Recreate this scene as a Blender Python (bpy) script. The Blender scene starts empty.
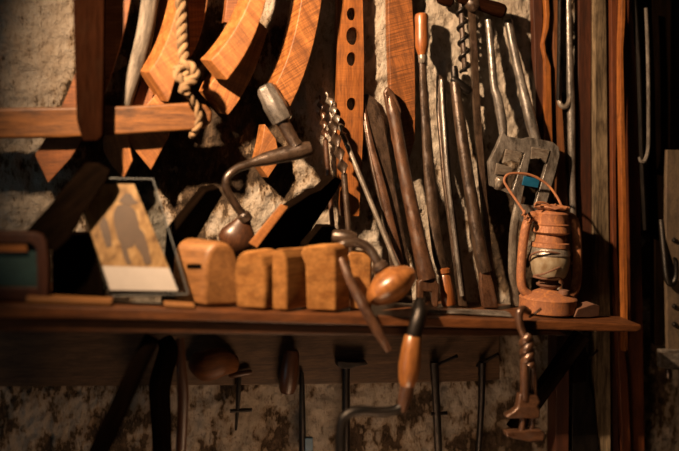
import bpy, bmesh, math, random
from mathutils import Vector, noise, Matrix
random.seed(7)
C = bpy.context.scene.collection
PI = math.pi
# ------------------------------------------------------------------ camera
YAW = math.radians(10); DIST = 2.1; LENS = 50.0
F = LENS/36*679; HX, HY = 339.5, 140.0
AX = Vector((math.sin(YAW), math.cos(YAW), 0)); RX = Vector((math.cos(YAW), -math.sin(YAW), 0)); UP = Vector((0, 0, 1))
CAM = -DIST*AX
cd = bpy.data.cameras.new('camera'); cam = bpy.data.objects.new('camera', cd); C.objects.link(cam)
cam.location = CAM; cam.rotation_euler = (PI/2, 0, -YAW)
cd.lens = LENS; cd.sensor_width = 36; cd.shift_y = -(225.5-HY)/679
cd.dof.use_dof = True; cd.dof.focus_distance = 2.065; cd.dof.aperture_fstop = 0.8
cd.clip_start = 0.05
bpy.context.scene.camera = cam

def P(px, py, d):
    """the point where a sight line meets the plane d metres in front of the wall"""
    v = AX + RX*((px-HX)/F) - UP*((py-HY)/F)
    return CAM + v*((-d-CAM.y)/v.y)
def S(px, d):
    v = AX + RX*((px-HX)/F)
    return ((-d-CAM.y)/v.y)/F
# shelf surface
def SD(px): return .31-(px+20)/661*.11      # the plank narrows towards the lantern
SA, SB = P(-20, 304, SD(-20)), P(641, 324.5, SD(641))
def shelf_z(x): return SA.z + (x-SA.x)*(SB.z-SA.z)/(SB.x-SA.x)
def SY(px, d):
    """height in the frame of the shelf top at column px and distance d"""
    p = P(px, HY, d); return HY + (-shelf_z(p.x))/S(px, d)
def sp(px, d, up=0.0035): return (px, SY(px, d)-up/S(px, d), d)

# ------------------------------------------------------------------ materials
def mat_base(name):
    m = bpy.data.materials.new(name); m.use_nodes = True
    nt = m.node_tree; nt.nodes.clear()
    out = nt.nodes.new('ShaderNodeOutputMaterial'); b = nt.nodes.new('ShaderNodeBsdfPrincipled')
    nt.links.new(b.outputs[0], out.inputs[0])
    return m, nt, b
def N(nt, t, **kw):
    n = nt.nodes.new(t)
    for k, v in kw.items():
        if isinstance(k, str) and hasattr(n, k): setattr(n, k, v)
    return n
def gcoord(nt, scale):
    a = N(nt, 'ShaderNodeAttribute'); a.attribute_name = 'gr'
    m = N(nt, 'ShaderNodeMapping'); m.inputs['Scale'].default_value = scale
    nt.links.new(a.outputs['Vector'], m.inputs['Vector']); return m.outputs[0]
def noise_n(nt, vec, scale=1.0, detail=4, rough=.6):
    n = N(nt, 'ShaderNodeTexNoise'); n.inputs['Scale'].default_value = scale
    n.inputs['Detail'].default_value = detail; n.inputs['Roughness'].default_value = rough
    nt.links.new(vec, n.inputs['Vector']); return n.outputs['Fac']
def ramp(nt, fac, stops):
    r = N(nt, 'ShaderNodeValToRGB'); el = r.color_ramp.elements
    while len(el) < len(stops): el.new(.5)
    for e, (p, c) in zip(el, stops):
        e.position = p; e.color = (*c, 1) if len(c) == 3 else c
    nt.links.new(fac, r.inputs[0]); return r.outputs[0]
def mix(nt, fac, a, b, mode='MIX'):
    m = N(nt, 'ShaderNodeMix'); m.data_type = 'RGBA'; m.blend_type = mode
    for sock, v in ((m.inputs[0], fac), (m.inputs[6], a), (m.inputs[7], b)):
        if isinstance(v, (int, float)): sock.default_value = v
        elif isinstance(v, tuple): sock.default_value = (*v, 1)
        else: nt.links.new(v, sock)
    return m.outputs[2]
def math_n(nt, op, a, b):
    m = N(nt, 'ShaderNodeMath'); m.operation = op
    for i, v in enumerate((a, b)):
        if isinstance(v, (int, float)): m.inputs[i].default_value = v
        else: nt.links.new(v, m.inputs[i])
    return m.outputs[0]
def bump(nt, b, h, strength=.4, dist=.002):
    n = N(nt, 'ShaderNodeBump'); n.inputs['Strength'].default_value = strength; n.inputs['Distance'].default_value = dist
    nt.links.new(h, n.inputs['Height']); nt.links.new(n.outputs[0], b.inputs['Normal'])
def wood(name, dark, light, rough=.55, saw=0.0, dirt=.45, spec=.35, coat=0.0):
    dark = tuple(c*.56 for c in dark); light = tuple(c*.62 for c in light)
    m, nt, b = mat_base(name)
    g1 = noise_n(nt, gcoord(nt, (5, 60, 60)), 1, 5, .65)
    g2 = noise_n(nt, gcoord(nt, (26, 300, 300)), 1, 4, .75)
    col = ramp(nt, g1, [(.3, dark), (.68, light)])
    col = mix(nt, math_n(nt, 'MULTIPLY', ramp(nt, g2, [(.42, (0, 0, 0)), (.7, (1, 1, 1))]), .7), col, tuple(c*.35 for c in dark), 'MIX')
    h = math_n(nt, 'ADD', g1, g2)
    if saw:
        s = noise_n(nt, gcoord(nt, (330, 9, 9)), 1, 2, .6)
        col = mix(nt, math_n(nt, 'MULTIPLY', ramp(nt, s, [(.4, (0, 0, 0)), (.65, (1, 1, 1))]), saw), col, tuple(c*.45 for c in dark))
        h = math_n(nt, 'ADD', h, s)
    d = noise_n(nt, gcoord(nt, (14, 26, 26)), 1, 6, .7)
    dm = ramp(nt, d, [(.50, (0, 0, 0)), (.72, (1, 1, 1))])
    col = mix(nt, math_n(nt, 'MULTIPLY', dm, dirt), col, (.010, .005, .0028))
    nt.links.new(col, b.inputs['Base Color'])
    nt.links.new(math_n(nt, 'MULTIPLY_ADD' if False else 'ADD', math_n(nt, 'MULTIPLY', d, .25), rough-.12), b.inputs['Roughness'])
    b.inputs['Specular IOR Level'].default_value = spec
    b.inputs['Coat Weight'].default_value = coat; b.inputs['Coat Roughness'].default_value = .25
    bump(nt, b, h, .35, .0005)
    return m
def metal(name, a, c, rough=.42, metallic=.75, rust=None, rustamt=.5, sc=60, bstr=.35):
    a = tuple(x*.40 for x in a); c = tuple(x*.46 for x in c); rust = tuple(x*.62 for x in rust) if rust else None
    m, nt, b = mat_base(name)
    n1 = noise_n(nt, gcoord(nt, (sc*.35, sc, sc)), 1, 6, .7)
    n2 = noise_n(nt, gcoord(nt, (sc*3, sc*6, sc*6)), 1, 5, .65)
    col = ramp(nt, n1, [(.38, a), (.62, c)])
    col = mix(nt, ramp(nt, n2, [(.5, (0, 0, 0)), (.68, (.8, .8, .8))]), col, tuple(x*.35 for x in a))
    rg = math_n(nt, 'ADD', math_n(nt, 'MULTIPLY', n2, .35), rough-.17)
    me = metallic
    bstr *= 1.5; metallic *= .8; b.inputs['Specular IOR Level'].default_value = .95
    if rust:
        rm = ramp(nt, noise_n(nt, gcoord(nt, (sc*.5, sc*.8, sc*.8)), 1.3, 7, .72), [(.62-.3*rustamt, (0, 0, 0)), (.78-.3*rustamt, (1, 1, 1))])
        col = mix(nt, rm, col, mix(nt, n2, rust, tuple(x*.4 for x in rust)))
        me = math_n(nt, 'SUBTRACT', metallic, math_n(nt, 'MULTIPLY', rm, metallic))
        rg = math_n(nt, 'ADD', rg, math_n(nt, 'MULTIPLY', rm, .25))
        nt.links.new(me, b.inputs['Metallic'])
    else: b.inputs['Metallic'].default_value = me
    nt.links.new(col, b.inputs['Base Color']); nt.links.new(rg, b.inputs['Roughness'])
    bump(nt, b, math_n(nt, 'ADD', n1, math_n(nt, 'MULTIPLY', n2, .9)), bstr, .0011)
    return m
def plain(name, col, rough=.5, metallic=0.0, trans=0.0, ior=1.45, var=.25):
    if not trans: col = tuple(x*.62 for x in col)
    m, nt, b = mat_base(name)
    n1 = noise_n(nt, gcoord(nt, (40, 40, 40)), 1, 5, .65)
    nt.links.new(ramp(nt, n1, [(.3, tuple(c*(1-var) for c in col)), (.7, tuple(min(1, c*(1+var)) for c in col))]), b.inputs['Base Color'])
    b.inputs['Roughness'].default_value = rough; b.inputs['Metallic'].default_value = metallic
    b.inputs['Transmission Weight'].default_value = trans; b.inputs['IOR'].default_value = ior
    return m
M = dict(
    felloe=wood('sawn_orange_wood', (.28, .09, .018), (.62, .245, .066), saw=.35, dirt=.3),
    felloe_saw=wood('rough_sawn_orange_wood', (.26, .08, .013), (.60, .225, .054), saw=.75, dirt=.3),
    felloe_red=wood('reddish_wood', (.20, .06, .018), (.42, .15, .045), saw=.25, dirt=.45),
    felloe_brown=wood('brown_wood', (.13, .045, .015), (.27, .10, .03), dirt=.5),
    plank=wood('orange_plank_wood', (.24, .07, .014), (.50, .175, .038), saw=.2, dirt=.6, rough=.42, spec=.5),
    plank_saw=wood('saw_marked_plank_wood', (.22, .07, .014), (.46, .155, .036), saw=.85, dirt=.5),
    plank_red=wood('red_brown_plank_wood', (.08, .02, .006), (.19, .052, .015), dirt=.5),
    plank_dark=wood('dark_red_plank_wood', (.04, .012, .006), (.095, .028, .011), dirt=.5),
    beam=wood('dirty_beam_wood', (.11, .038, .011), (.34, .135, .036), dirt=.7, rough=.5),
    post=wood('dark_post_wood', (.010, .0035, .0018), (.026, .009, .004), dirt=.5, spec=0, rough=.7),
    shelf=wood('dark_shelf_wood', (.085, .028, .009), (.24, .085, .026), dirt=.6, rough=.42, spec=.5),
    shelf_dark=wood('dark_rail_wood', (.05, .018, .008), (.12, .045, .016), dirt=.6, rough=.45),
    apron=wood('blackened_board_wood', (.075, .04, .02), (.17, .092, .046), dirt=.6),
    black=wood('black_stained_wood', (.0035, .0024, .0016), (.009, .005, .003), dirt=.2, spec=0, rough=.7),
    block=wood('pale_tool_wood', (.38, .15, .038), (.72, .34, .105), dirt=.45, rough=.45),
    block_brown=wood('brown_tool_wood', (.26, .11, .034), (.46, .21, .07), dirt=.35, rough=.45),
    handle=wood('varnished_handle_wood', (.22, .065, .016), (.46, .15, .035), dirt=.3, rough=.36, spec=.5, coat=.3),
    pad=wood('polished_pad_wood', (.26, .09, .022), (.52, .21, .06), dirt=.3, rough=.34, spec=.5, coat=.35),
    dhandle=wood('dark_handle_wood', (.055, .022, .011), (.13, .05, .02), dirt=.3, rough=.4, coat=.2),
    bark=wood('grey_bark', (.05, .035, .024), (.40, .34, .275), dirt=1.0, rough=.8),
    iron=metal('dark_iron', (.065, .038, .024), (.20, .125, .08), rough=.30, metallic=.6, rust=(.085, .034, .015), rustamt=.35),
    iron_black=metal('black_iron', (.014, .011, .009), (.045, .032, .024), rough=.42),
    iron_brown=metal('brown_iron', (.12, .05, .025), (.30, .145, .078), rough=.30, metallic=.5, rust=(.09, .034, .013), rustamt=.4),
    strap=metal('tan_strap_iron', (.14, .09, .05), (.24, .16, .09), rough=.6, metallic=.2, rust=(.12, .055, .025), rustamt=.3),
    whitewash=wood('flaking_whitewash', (.02, .012, .007), (.34, .25, .15), dirt=.75, rough=.8, spec=.2),
    steel=metal('worn_steel', (.30, .24, .19), (.62, .53, .43), rough=.32, metallic=.5, rust=(.12, .06, .03), rustamt=.35),
    steel_dark=metal('grey_steel', (.15, .128, .108), (.50, .44, .385), rough=.27, metallic=.45, rust=(.07, .04, .022), rustamt=.4),
    rust=metal('rusted_tin', (.60, .20, .05), (.98, .38, .11), rough=.6, metallic=.2, bstr=.15, rust=(.42, .135, .034), rustamt=.8, sc=90),
    rust_dark=metal('dark_rusted_tin', (.22, .085, .035), (.36, .14, .055), rough=.6, metallic=.2, rust=(.24, .085, .03), rustamt=.9, sc=90),
    rope=plain('hemp_rope', (.27, .165, .08), .9, var=.6),
    teal=plain('teal_paint', (.022, .06, .058), .6),
    blue=plain('blue_paint', (.008, .10, .20), .4),
    paper=plain('white_card', (.46, .41, .37), .6, var=.06),
    greyish=plain('grey_leather', (.10, .085, .07), .6),
    ink=plain('sepia_ink', (.12, .062, .025), .5),
    ink2=plain('pale_sepia_ink', (.07, .036, .014), .5),
    frost=plain('frosted_edge', (.16, .165, .16), .4),
    acrylic=plain('clear_acrylic', (.42, .45, .46), .05, trans=1.0, ior=1.42, var=.02),
)
# sepia picture
m, nt, b = mat_base('sepia_print')
n = noise_n(nt, gcoord(nt, (28, 60, 60)), 1, 5, .65)
nt.links.new(ramp(nt, n, [(.3, (.06, .03, .011)), (.5, (.19, .11, .042)), (.75, (.31, .21, .10))]), b.inputs['Base Color'])
b.inputs['Roughness'].default_value = .3; M['sepia'] = m
# smoky globe glass
m, nt, b = mat_base('smoky_glass')
n = noise_n(nt, gcoord(nt, (30, 45, 45)), 1, 5, .65)
nt.links.new(ramp(nt, n, [(.35, (.19, .125, .065)), (.6, (.34, .28, .195))]), b.inputs['Base Color'])
b.inputs['Roughness'].default_value = .28; b.inputs['Transmission Weight'].default_value = .25; b.inputs['IOR'].default_value = 1.4
M['globe'] = m
# plaster wall
m, nt, b = mat_base('peeling_plaster')
tc = N(nt, 'ShaderNodeTexCoord')
at = N(nt, 'ShaderNodeAttribute'); at.attribute_name = 'peel'
mp = N(nt, 'ShaderNodeMapping'); mp.inputs['Scale'].default_value = (1.3, 1, .62); nt.links.new(tc.outputs['Object'], mp.inputs['Vector'])
f1 = noise_n(nt, mp.outputs[0], 55, 8, .72)
f2 = noise_n(nt, tc.outputs['Object'], 190, 4, .6)
f3 = noise_n(nt, tc.outputs['Object'], 9, 4, .6)
pv = math_n(nt, 'ADD', at.outputs['Fac'], math_n(nt, 'MULTIPLY', math_n(nt, 'SUBTRACT', f1, .5), .9))
mask = ramp(nt, pv, [(.50, (0, 0, 0)), (.56, (1, 1, 1))])
edge = ramp(nt, pv, [(.38, (0, 0, 0)), (.53, (1, 1, 1))])
cream = ramp(nt, f1, [(.33, (.085, .06, .04)), (.44, (.32, .275, .225)), (.7, (.40, .36, .305))])
cream = mix(nt, ramp(nt, f3, [(.45, (0, 0, 0)), (.75, (.5, .5, .5))]), cream, (.25, .18, .11))
cream = mix(nt, edge, cream, (.15, .092, .043))
bare = ramp(nt, f1, [(.3, (.012, .008, .005)), (.52, (.045, .028, .016)), (.72, (.135, .09, .052))])
nt.links.new(mix(nt, mask, cream, bare), b.inputs['Base Color'])
b.inputs['Roughness'].default_value = .82; b.inputs['Specular IOR Level'].default_value = .25
hh = math_n(nt, 'ADD', math_n(nt, 'MULTIPLY', f1, 1.0), math_n(nt, 'MULTIPLY', f2, .35))
hh = math_n(nt, 'SUBTRACT', hh, math_n(nt, 'MULTIPLY', mask, .5))
bump(nt, b, hh, 1.0, .011); M['wall'] = m
m, nt, b = mat_base('earth_floor')
tc = N(nt, 'ShaderNodeTexCoord')
nt.links.new(ramp(nt, noise_n(nt, tc.outputs['Object'], 8, 6, .6), [(.3, (.05, .03, .02)), (.7, (.12, .08, .05))]), b.inputs['Base Color'])
b.inputs['Roughness'].default_value = .9; M['floor'] = m

# ------------------------------------------------------------------ shape helpers
def newbm():
    bm = bmesh.new(); bm.verts.layers.float_vector.new('gr'); return bm
def setgr(bm, g):
    g = g.normalized(); a = Vector((0, 1, 0)) if abs(g.y) < .9 else Vector((1, 0, 0))
    n1 = g.cross(a).normalized(); n2 = g.cross(n1)
    off = Vector((random.uniform(0, 40), random.uniform(0, 4), random.uniform(0, 4)))
    L = bm.verts.layers.float_vector['gr']
    for v in bm.verts: v[L] = Vector((v.co.dot(g), v.co.dot(n1), v.co.dot(n2))) + off
def merge(dst, *srcs):
    L = dst.verts.layers.float_vector['gr']
    for s in srcs:
        l2 = s.verts.layers.float_vector['gr']; mp = {}
        for v in s.verts:
            w = dst.verts.new(v.co); w[L] = v[l2]; mp[v] = w
        for f in s.faces:
            try: dst.faces.new([mp[v] for v in f.verts]).smooth = f.smooth
            except ValueError: pass
        s.free()
    return dst
def V3(p): return p if isinstance(p, Vector) else P(*p)
def prism(pts, ext, grain=None, bev=.0018, holes=(), seg=2, wob=0.0):
    """front outline (frame column, row, distance from the wall) swept by the vector ext"""
    if not isinstance(ext, Vector): ext = Vector(ext)
    q = [V3(p) for p in pts]; bm = newbm()
    if holes:
        es = []
        for loop in [q]+[[V3(p) for p in h] for h in holes]:
            vs = [bm.verts.new(p) for p in loop]
            es += [bm.edges.new((vs[i], vs[(i+1) % len(vs)])) for i in range(len(vs))]
        r = bmesh.ops.triangle_fill(bm, edges=es, use_beauty=True)
        fs = [f for f in bm.faces]
        r = bmesh.ops.extrude_face_region(bm, geom=fs)
        # faces kept: front stays, extrusion moves
        nv = [e for e in r['geom'] if isinstance(e, bmesh.types.BMVert)]
        bmesh.ops.translate(bm, verts=nv, vec=ext)
        # close the front again
        if all(f.is_valid for f in fs) is False or True:
            pass
    else:
        a = [bm.verts.new(p) for p in q]; c = [bm.verts.new(p+ext) for p in q]; k = len(q)
        bm.faces.new(a); bm.faces.new(c[::-1])
        for i in range(k): bm.faces.new((a[i], a[(i+1) % k], c[(i+1) % k], c[i]))
    bmesh.ops.recalc_face_normals(bm, faces=bm.faces)
    if bev and not holes:
        es = [e for e in bm.edges if len(e.link_faces) == 2 and e.calc_face_angle(0) > .45]
        for f_ in bmesh.ops.bevel(bm, geom=es, offset=bev, segments=seg, profile=.5, affect='EDGES', clamp_overlap=True)['faces']: f_.smooth = f_.calc_area() < f_.calc_perimeter()*bev*.75
    if grain is None:
        e = max(((q[i]-q[i-1]) for i in range(len(q))), key=lambda v: v.length); grain = e
    elif not isinstance(grain, Vector): grain = V3(grain[1])-V3(grain[0])
    if wob:
        for v in bm.verts: v.co += noise.noise_vector(v.co*23)*wob
    setgr(bm, grain); return bm
def bez(p0, c, p1, n=9):
    out = []
    for i in range(n):
        t = i/(n-1); out.append(tuple((1-t)**2*a+2*t*(1-t)*b_+t*t*c_ for a, b_, c_ in zip(p0, c, p1)))
    return out
def withd(pts, d): return [tuple(p) if len(p) == 3 else (p[0], p[1], d) for p in pts]
def catmull(pts, rad, k):
    if len(pts) < 3: 
        return [pts[0].lerp(pts[1], i/k) for i in range(k+1)], [rad[0]+(rad[1]-rad[0])*i/k for i in range(k+1)]
    P_, R_ = [], []
    for i in range(len(pts)-1):
        p0 = pts[max(i-1, 0)]; p1 = pts[i]; p2 = pts[i+1]; p3 = pts[min(i+2, len(pts)-1)]
        for j in range(k):
            t = j/k
            P_.append(.5*((2*p1)+(p2-p0)*t+(2*p0-5*p1+4*p2-p3)*t*t+(3*p1-p0-3*p2+p3)*t**3))
            R_.append(rad[i]+(rad[i+1]-rad[i])*t)
    P_.append(pts[-1]); R_.append(rad[-1]); return P_, R_
def sweep(pts, rad, n=12, flat=1.0, twist=0.0, rot=0.0, square=0.0, closed=False):
    """rings of radius rad (metres) along world points; flat squeezes towards the wall, twist turns the section, square boxes it"""
    bm = newbm(); L = bm.verts.layers.float_vector['gr']
    off = Vector((random.uniform(0, 40), random.uniform(0, 4), random.uniform(0, 4)))
    T = []
    for i in range(len(pts)):
        a = pts[max(i-1, 0)]; c = pts[min(i+1, len(pts)-1)]
        v = c-a
        T.append(v.normalized() if v.length > 1e-9 else (T[-1] if T else Vector((0, 0, 1))))
    t0 = T[0]; n1 = t0.cross(Vector((0, 1, 0)))
    if n1.length < .1: n1 = t0.cross(Vector((0, 0, 1)))
    n1.normalize(); rings = []; s = 0
    for i, p in enumerate(pts):
        if i:
            s += (p-pts[i-1]).length
            n1 = n1-T[i]*n1.dot(T[i]); n1.normalize()
        n2 = T[i].cross(n1); tw = rot+twist*2*PI*i/max(1, len(pts)-1)
        ring = []
        for k in range(n):
            th = 2*PI*k/n; c_, s_ = math.cos(th), math.sin(th)
            if square:
                c_ = math.copysign(abs(c_)**square, c_); s_ = math.copysign(abs(s_)**square, s_)
            x, y = rad[i]*c_, rad[i]*flat*s_
            x, y = x*math.cos(tw)-y*math.sin(tw), x*math.sin(tw)+y*math.cos(tw)
            v = bm.verts.new(p+n1*x+n2*y); v[L] = Vector((s, x, y))+off; ring.append(v)
        rings.append(ring)
    for i in range(len(rings)-1):
        for k in range(n):
            bm.faces.new((rings[i][k], rings[i][(k+1) % n], rings[i+1][(k+1) % n], rings[i+1][k]))
    if closed:
        for k in range(n): bm.faces.new((rings[-1][k], rings[-1][(k+1) % n], rings[0][(k+1) % n], rings[0][k]))
    else:
        bm.faces.new(rings[0][::-1]); bm.faces.new(rings[-1])
    bmesh.ops.recalc_face_normals(bm, faces=bm.faces)
    for f_ in bm.faces: f_.smooth = True
    return bm
def tube(pts, rad, smooth=True, k=7, **kw):
    """pts (column, row, distance), rad in frame pixels"""
    if isinstance(rad, (int, float)): rad = [rad]*len(pts)
    w = [V3(p) for p in pts]; r = [x*(S(p[0], p[2]) if not isinstance(p, Vector) else 1) for x, p in zip(rad, pts)]
    if smooth: w, r = catmull(w, r, k)
    return sweep(w, r, **kw)
def lathe(a, b_, prof, n=24, **kw):
    """a straight turned piece from a to b_; prof = (fraction, radius in frame pixels)"""
    A, B = V3(a), V3(b_)
    sc = S(a[0], a[2]) if not isinstance(a, Vector) else 1
    return sweep([A.lerp(B, t) for t, r in prof], [max(r, .02)*sc for t, r in prof], n=n, **kw)
def helix(a, b_, R, turns, r, n=8, phase=0, per=16, Rend=None):
    A, B = V3(a), V3(b_); sc = S(a[0], a[2]) if not isinstance(a, Vector) else 1
    T = (B-A).normalized(); n1 = T.cross(Vector((0, 1, 0))).normalized(); n2 = T.cross(n1)
    k = int(turns*per); pts = []
    for i in range(k+1):
        t = i/k; th = phase+2*PI*turns*t; rr = (R+(Rend-R)*t if Rend is not None else R)*sc
        pts.append(A.lerp(B, t)+n1*rr*math.cos(th)+n2*rr*math.sin(th))
    return sweep(pts, [r*sc]*len(pts), n=n)
def slab(a, b_, w, th, d_off=0, **kw):
    pass

def link_mesh(name, bm, mat, origin):
    for v in bm.verts: v.co -= origin
    me = bpy.data.meshes.new(name); bm.to_mesh(me); bm.free()
    me.materials.append(M[mat])
    fl_ = [p.use_smooth for p in me.polygons]
    me.set_sharp_from_angle(angle=math.radians(38)); me.polygons.foreach_set('use_smooth', fl_)
    o = bpy.data.objects.new(name, me); C.objects.link(o); return o
class Thing:
    def __init__(s, name, label, cat, group=None): s.name, s.label, s.cat, s.group, s.parts = name, label, cat, group, []
    def add(s, name, bm, mat, parent=None, label=None):
        s.parts.append((name, bm, mat, parent, label)); return len(s.parts)-1
    def done(s, shift=None):
        vs = [v.co for p in s.parts for v in p[1].verts]
        lo = Vector([min(v[i] for v in vs) for i in range(3)]); hi = Vector([max(v[i] for v in vs) for i in range(3)])
        org = Vector(((lo.x+hi.x)/2, (lo.y+hi.y)/2, lo.z))
        if len(s.parts) == 1:
            n_, bm, mt, _, _ = s.parts[0]; root = link_mesh(s.name, bm, mt, org)
        else:
            root = bpy.data.objects.new(s.name, None); root.empty_display_size = .02; C.objects.link(root); obs = []
            for n_, bm, mt, par, lab in s.parts:
                o = link_mesh(n_, bm, mt, org); o.parent = root if par is None else obs[par]
                if lab: o['label'] = lab
                obs.append(o)
        root.location = org + (shift or Vector())
        root['label'] = s.label; root['category'] = s.cat
        if s.group: root['group'] = s.group
        return root
def one(name, bm, mat, label, cat, group=None):
    t = Thing(name, label, cat, group); t.add(name, bm, mat); return t.done()
def box3(lo, hi, grain=Vector((1, 0, 0)), bev=.002):
    q = [Vector((lo[0], lo[1], lo[2])), Vector((hi[0], lo[1], lo[2])), Vector((hi[0], lo[1], hi[2])), Vector((lo[0], lo[1], hi[2]))]
    return prism(q, Vector((0, hi[1]-lo[1], 0)), grain, bev)
def bar(a, b_, w, dep, bev=.001, grain=None):
    """straight flat bar between two points; w wide in frame pixels (or two widths), dep metres deep towards the wall"""
    A, B = a, b_; w0, w1 = w if isinstance(w, tuple) else (w, w)
    dx, dy = B[0]-A[0], B[1]-A[1]; l = math.hypot(dx, dy); nx, ny = -dy/l, dx/l
    q = [(A[0]+nx*w0/2, A[1]+ny*w0/2, A[2]), (B[0]+nx*w1/2, B[1]+ny*w1/2, B[2]), (B[0]-nx*w1/2, B[1]-ny*w1/2, B[2]), (A[0]-nx*w0/2, A[1]-ny*w0/2, A[2])]
    return prism(q, (0, dep, 0), (A, B), bev)

# ------------------------------------------------------------------ setting: wall and floor
def build_wall():
    fx0, fx1, fz0, fz1, st = -.86, .95, -.74, .36, .0042
    xs = [-1.9, -1.6, -1.3, -1.1, -1.0, -.93]+[fx0+i*st for i in range(int((fx1-fx0)/st)+1)]+[1.0, 1.1, 1.3, 1.6, 2.0]
    zs = [-1.3, -1.15, -1.0, -.9, -.82]+[fz0+i*st for i in range(int((fz1-fz0)/st)+1)]+[.42, .5, .7, .95]
    # patches (column, row, rx, ry, amount): + bare, - whole plaster
    G = [(35, 40, 60, 60, -.34), (30, 190, 40, 60, -.22), (240, 130, 60, 75, .20), (130, 170, 80, 60, .26), (200, 215, 45, 30, -.12),
         (350, 60, 70, 90, -.34), (480, 60, 80, 80, -.34), (440, 200, 45, 90, -.22), (505, 230, 35, 70, .30), (300, 165, 30, 40, .05),
         (325, 215, 40, 50, -.15), (600, 80, 14, 110, -.36), (600, 230, 16, 60, .05), (655, 120, 30, 160, .55), (260, 225, 40, 25, -.2),
         (310, 410, 60, 60, -.10), (90, 420, 120, 40, .02), (600, 390, 20, 60, -.12), (670, 395, 15, 60, -.1), (175, 415, 40, 45, -.02), (400, 300, 140, 30, -.2), (90, 25, 40, 80, .1), (175, 60, 60, 60, .25), (283, 40, 20, 70, .05)]
    vs, pe = [], []
    import numpy as np
    for z in zs:
        for x in xs:
            p = Vector((x, 0, z)); v = p-CAM; dep = v.dot(AX); px = HX+F*v.dot(RX)/dep; py = HY-F*z/dep
            q = p*11
            m_ = .46+.30*noise.fractal(q, 1.0, 2.0, 5)+.10*noise.fractal(Vector((x*60, 3, z*22)), 1, 2, 3)
            for gx, gy, rx, ry, am in G:
                e = ((px-gx)/rx)**2+((py-gy)/ry)**2
                if e < 6: m_ += am*math.exp(-e)
            pe.append(m_)
            k = min(1, max(0, (m_-.50)/.06))
            y = -.005*noise.fractal(p*16, 1.0, 2.0, 4)-.0035*noise.fractal(p*60, 1.0, 2.0, 3)-.006*noise.fractal(Vector((p.x*34, 5, p.z*26)), 1.0, 2.0, 3)+.003*k
            y = max(y, -.008)
            vs.append((x, y, z))
    w = len(xs); fs = []
    for j in range(len(zs)-1):
        for i in range(w-1):
            a = j*w+i; fs.append((a, a+1, a+w+1, a+w))
    me = bpy.data.meshes.new('wall_back'); me.from_pydata(vs, [], fs); me.update()
    at_ = me.attributes.new('peel', 'FLOAT', 'POINT'); at_.data.foreach_set('value', pe)
    me.materials.append(M['wall']); me.polygons.foreach_set('use_smooth', [True]*len(me.polygons))
    o = bpy.data.objects.new('wall_back', me); C.objects.link(o); o['kind'] = 'structure'
build_wall()
bm = box3((-1.9, -3.0, -1.36), (2.0, .06, -1.3), bev=0)
fl = link_mesh('floor', bm, 'floor', Vector((0, 0, -1.36))); fl.location = (0, 0, -1.36); fl['kind'] = 'structure'

# ------------------------------------------------------------------ shelf, apron, brackets
def FD(pts, off=0): return [(x, y, SD(x)-off) for x, y in pts]
def plank_shape(front, off, grain):
    """a board whose back edge lies along the wall"""
    q = [V3(p) for p in FD(front, off)]; bm = newbm()
    a = [bm.verts.new(p) for p in q]; c = [bm.verts.new(Vector((p.x, -.009 if f[0] < 570 else -.105, p.z))) for p, f in zip(q, front)]; k = len(q)
    bm.faces.new(a); bm.faces.new(c[::-1])
    for i in range(k): bm.faces.new((a[i], a[(i+1) % k], c[(i+1) % k], c[i]))
    bmesh.ops.recalc_face_normals(bm, faces=bm.faces)
    es = [e for e in bm.edges if e.calc_face_angle(0) > .45]
    for f_ in bmesh.ops.bevel(bm, geom=es, offset=.0025, segments=2, profile=.5, affect='EDGES', clamp_overlap=True)['faces']: f_.smooth = f_.calc_area() < f_.calc_perimeter()*.0019
    setgr(bm, grain); return bm
def topline(x): return SY(x, SD(x))
tl = [-30, 60, 140, 220, 300, 380, 460, 540, 568, 574, 600, 636, 641]
fr = [(x, topline(x)) for x in tl]+[(642, 329), (637, 332), (600, 331.5), (575, 330.5), (569, 330.3), (480, 328.5), (400, 326.5), (300, 324), (200, 321), (100, 319), (-30, 317)]
t = Thing('wooden_shelf', 'long dark rough-hewn shelf plank running across the wall under all the tools', 'shelf')
t.add('board', plank_shape(fr, 0, Vector((1, 0, 0))), 'shelf')
t.add('lower_rail', plank_shape([(-30, 317.5), (100, 319.5), (200, 321.5), (300, 324.5), (400, 327), (480, 329), (560, 330.5), (566, 335), (480, 336.5), (400, 336), (300, 335), (150, 333), (-30, 331)], .012, Vector((1, 0, 0))), 'shelf_dark', label='darker rail under the plank')
t.done()
one('backing_board', prism([(-30, 316, .05), (470, 324, .05), (500, 326, .05), (500, 380, .05), (460, 382, .05), (300, 385, .05), (-30, 387, .05)], (0, .045, 0), Vector((1, 0, 0)), .003),
    'apron', 'wide blackened board fixed to the wall just below the shelf plank', 'board')
t = Thing('shelf_bracket', 'slanting dark wooden strut with upright foot, propping the shelf near its lantern end', 'bracket')
t.add('strut', bar((585, 336, .20), (516, 432, .06), 13, .03), 'black')
t.add('upright', bar((563, 336, .055), (562, 470, .055), 13, .05), 'plank_dark')
t.done()

# ------------------------------------------------------------------ upper left: post, beam, rope, felloes
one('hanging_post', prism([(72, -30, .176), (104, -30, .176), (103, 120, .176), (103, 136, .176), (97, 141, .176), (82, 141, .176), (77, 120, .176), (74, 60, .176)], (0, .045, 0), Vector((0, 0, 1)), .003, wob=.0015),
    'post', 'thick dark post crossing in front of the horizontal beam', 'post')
one('wooden_beam', prism([(-30, 109, .128), (60, 107, .128), (130, 105.5, .128), (196, 102, .128), (206, 105, .128), (212, 112, .128), (212, 121, .128), (205, 128, .128), (190, 130, .128), (120, 135, .128), (60, 138, .128), (-30, 139, .128)], (0, .026, 0), Vector((1, 0, 0)), .005, seg=3, wob=.0015),
    'beam', 'horizontal round-ended wooden beam with rope looped over its end', 'beam')
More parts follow.
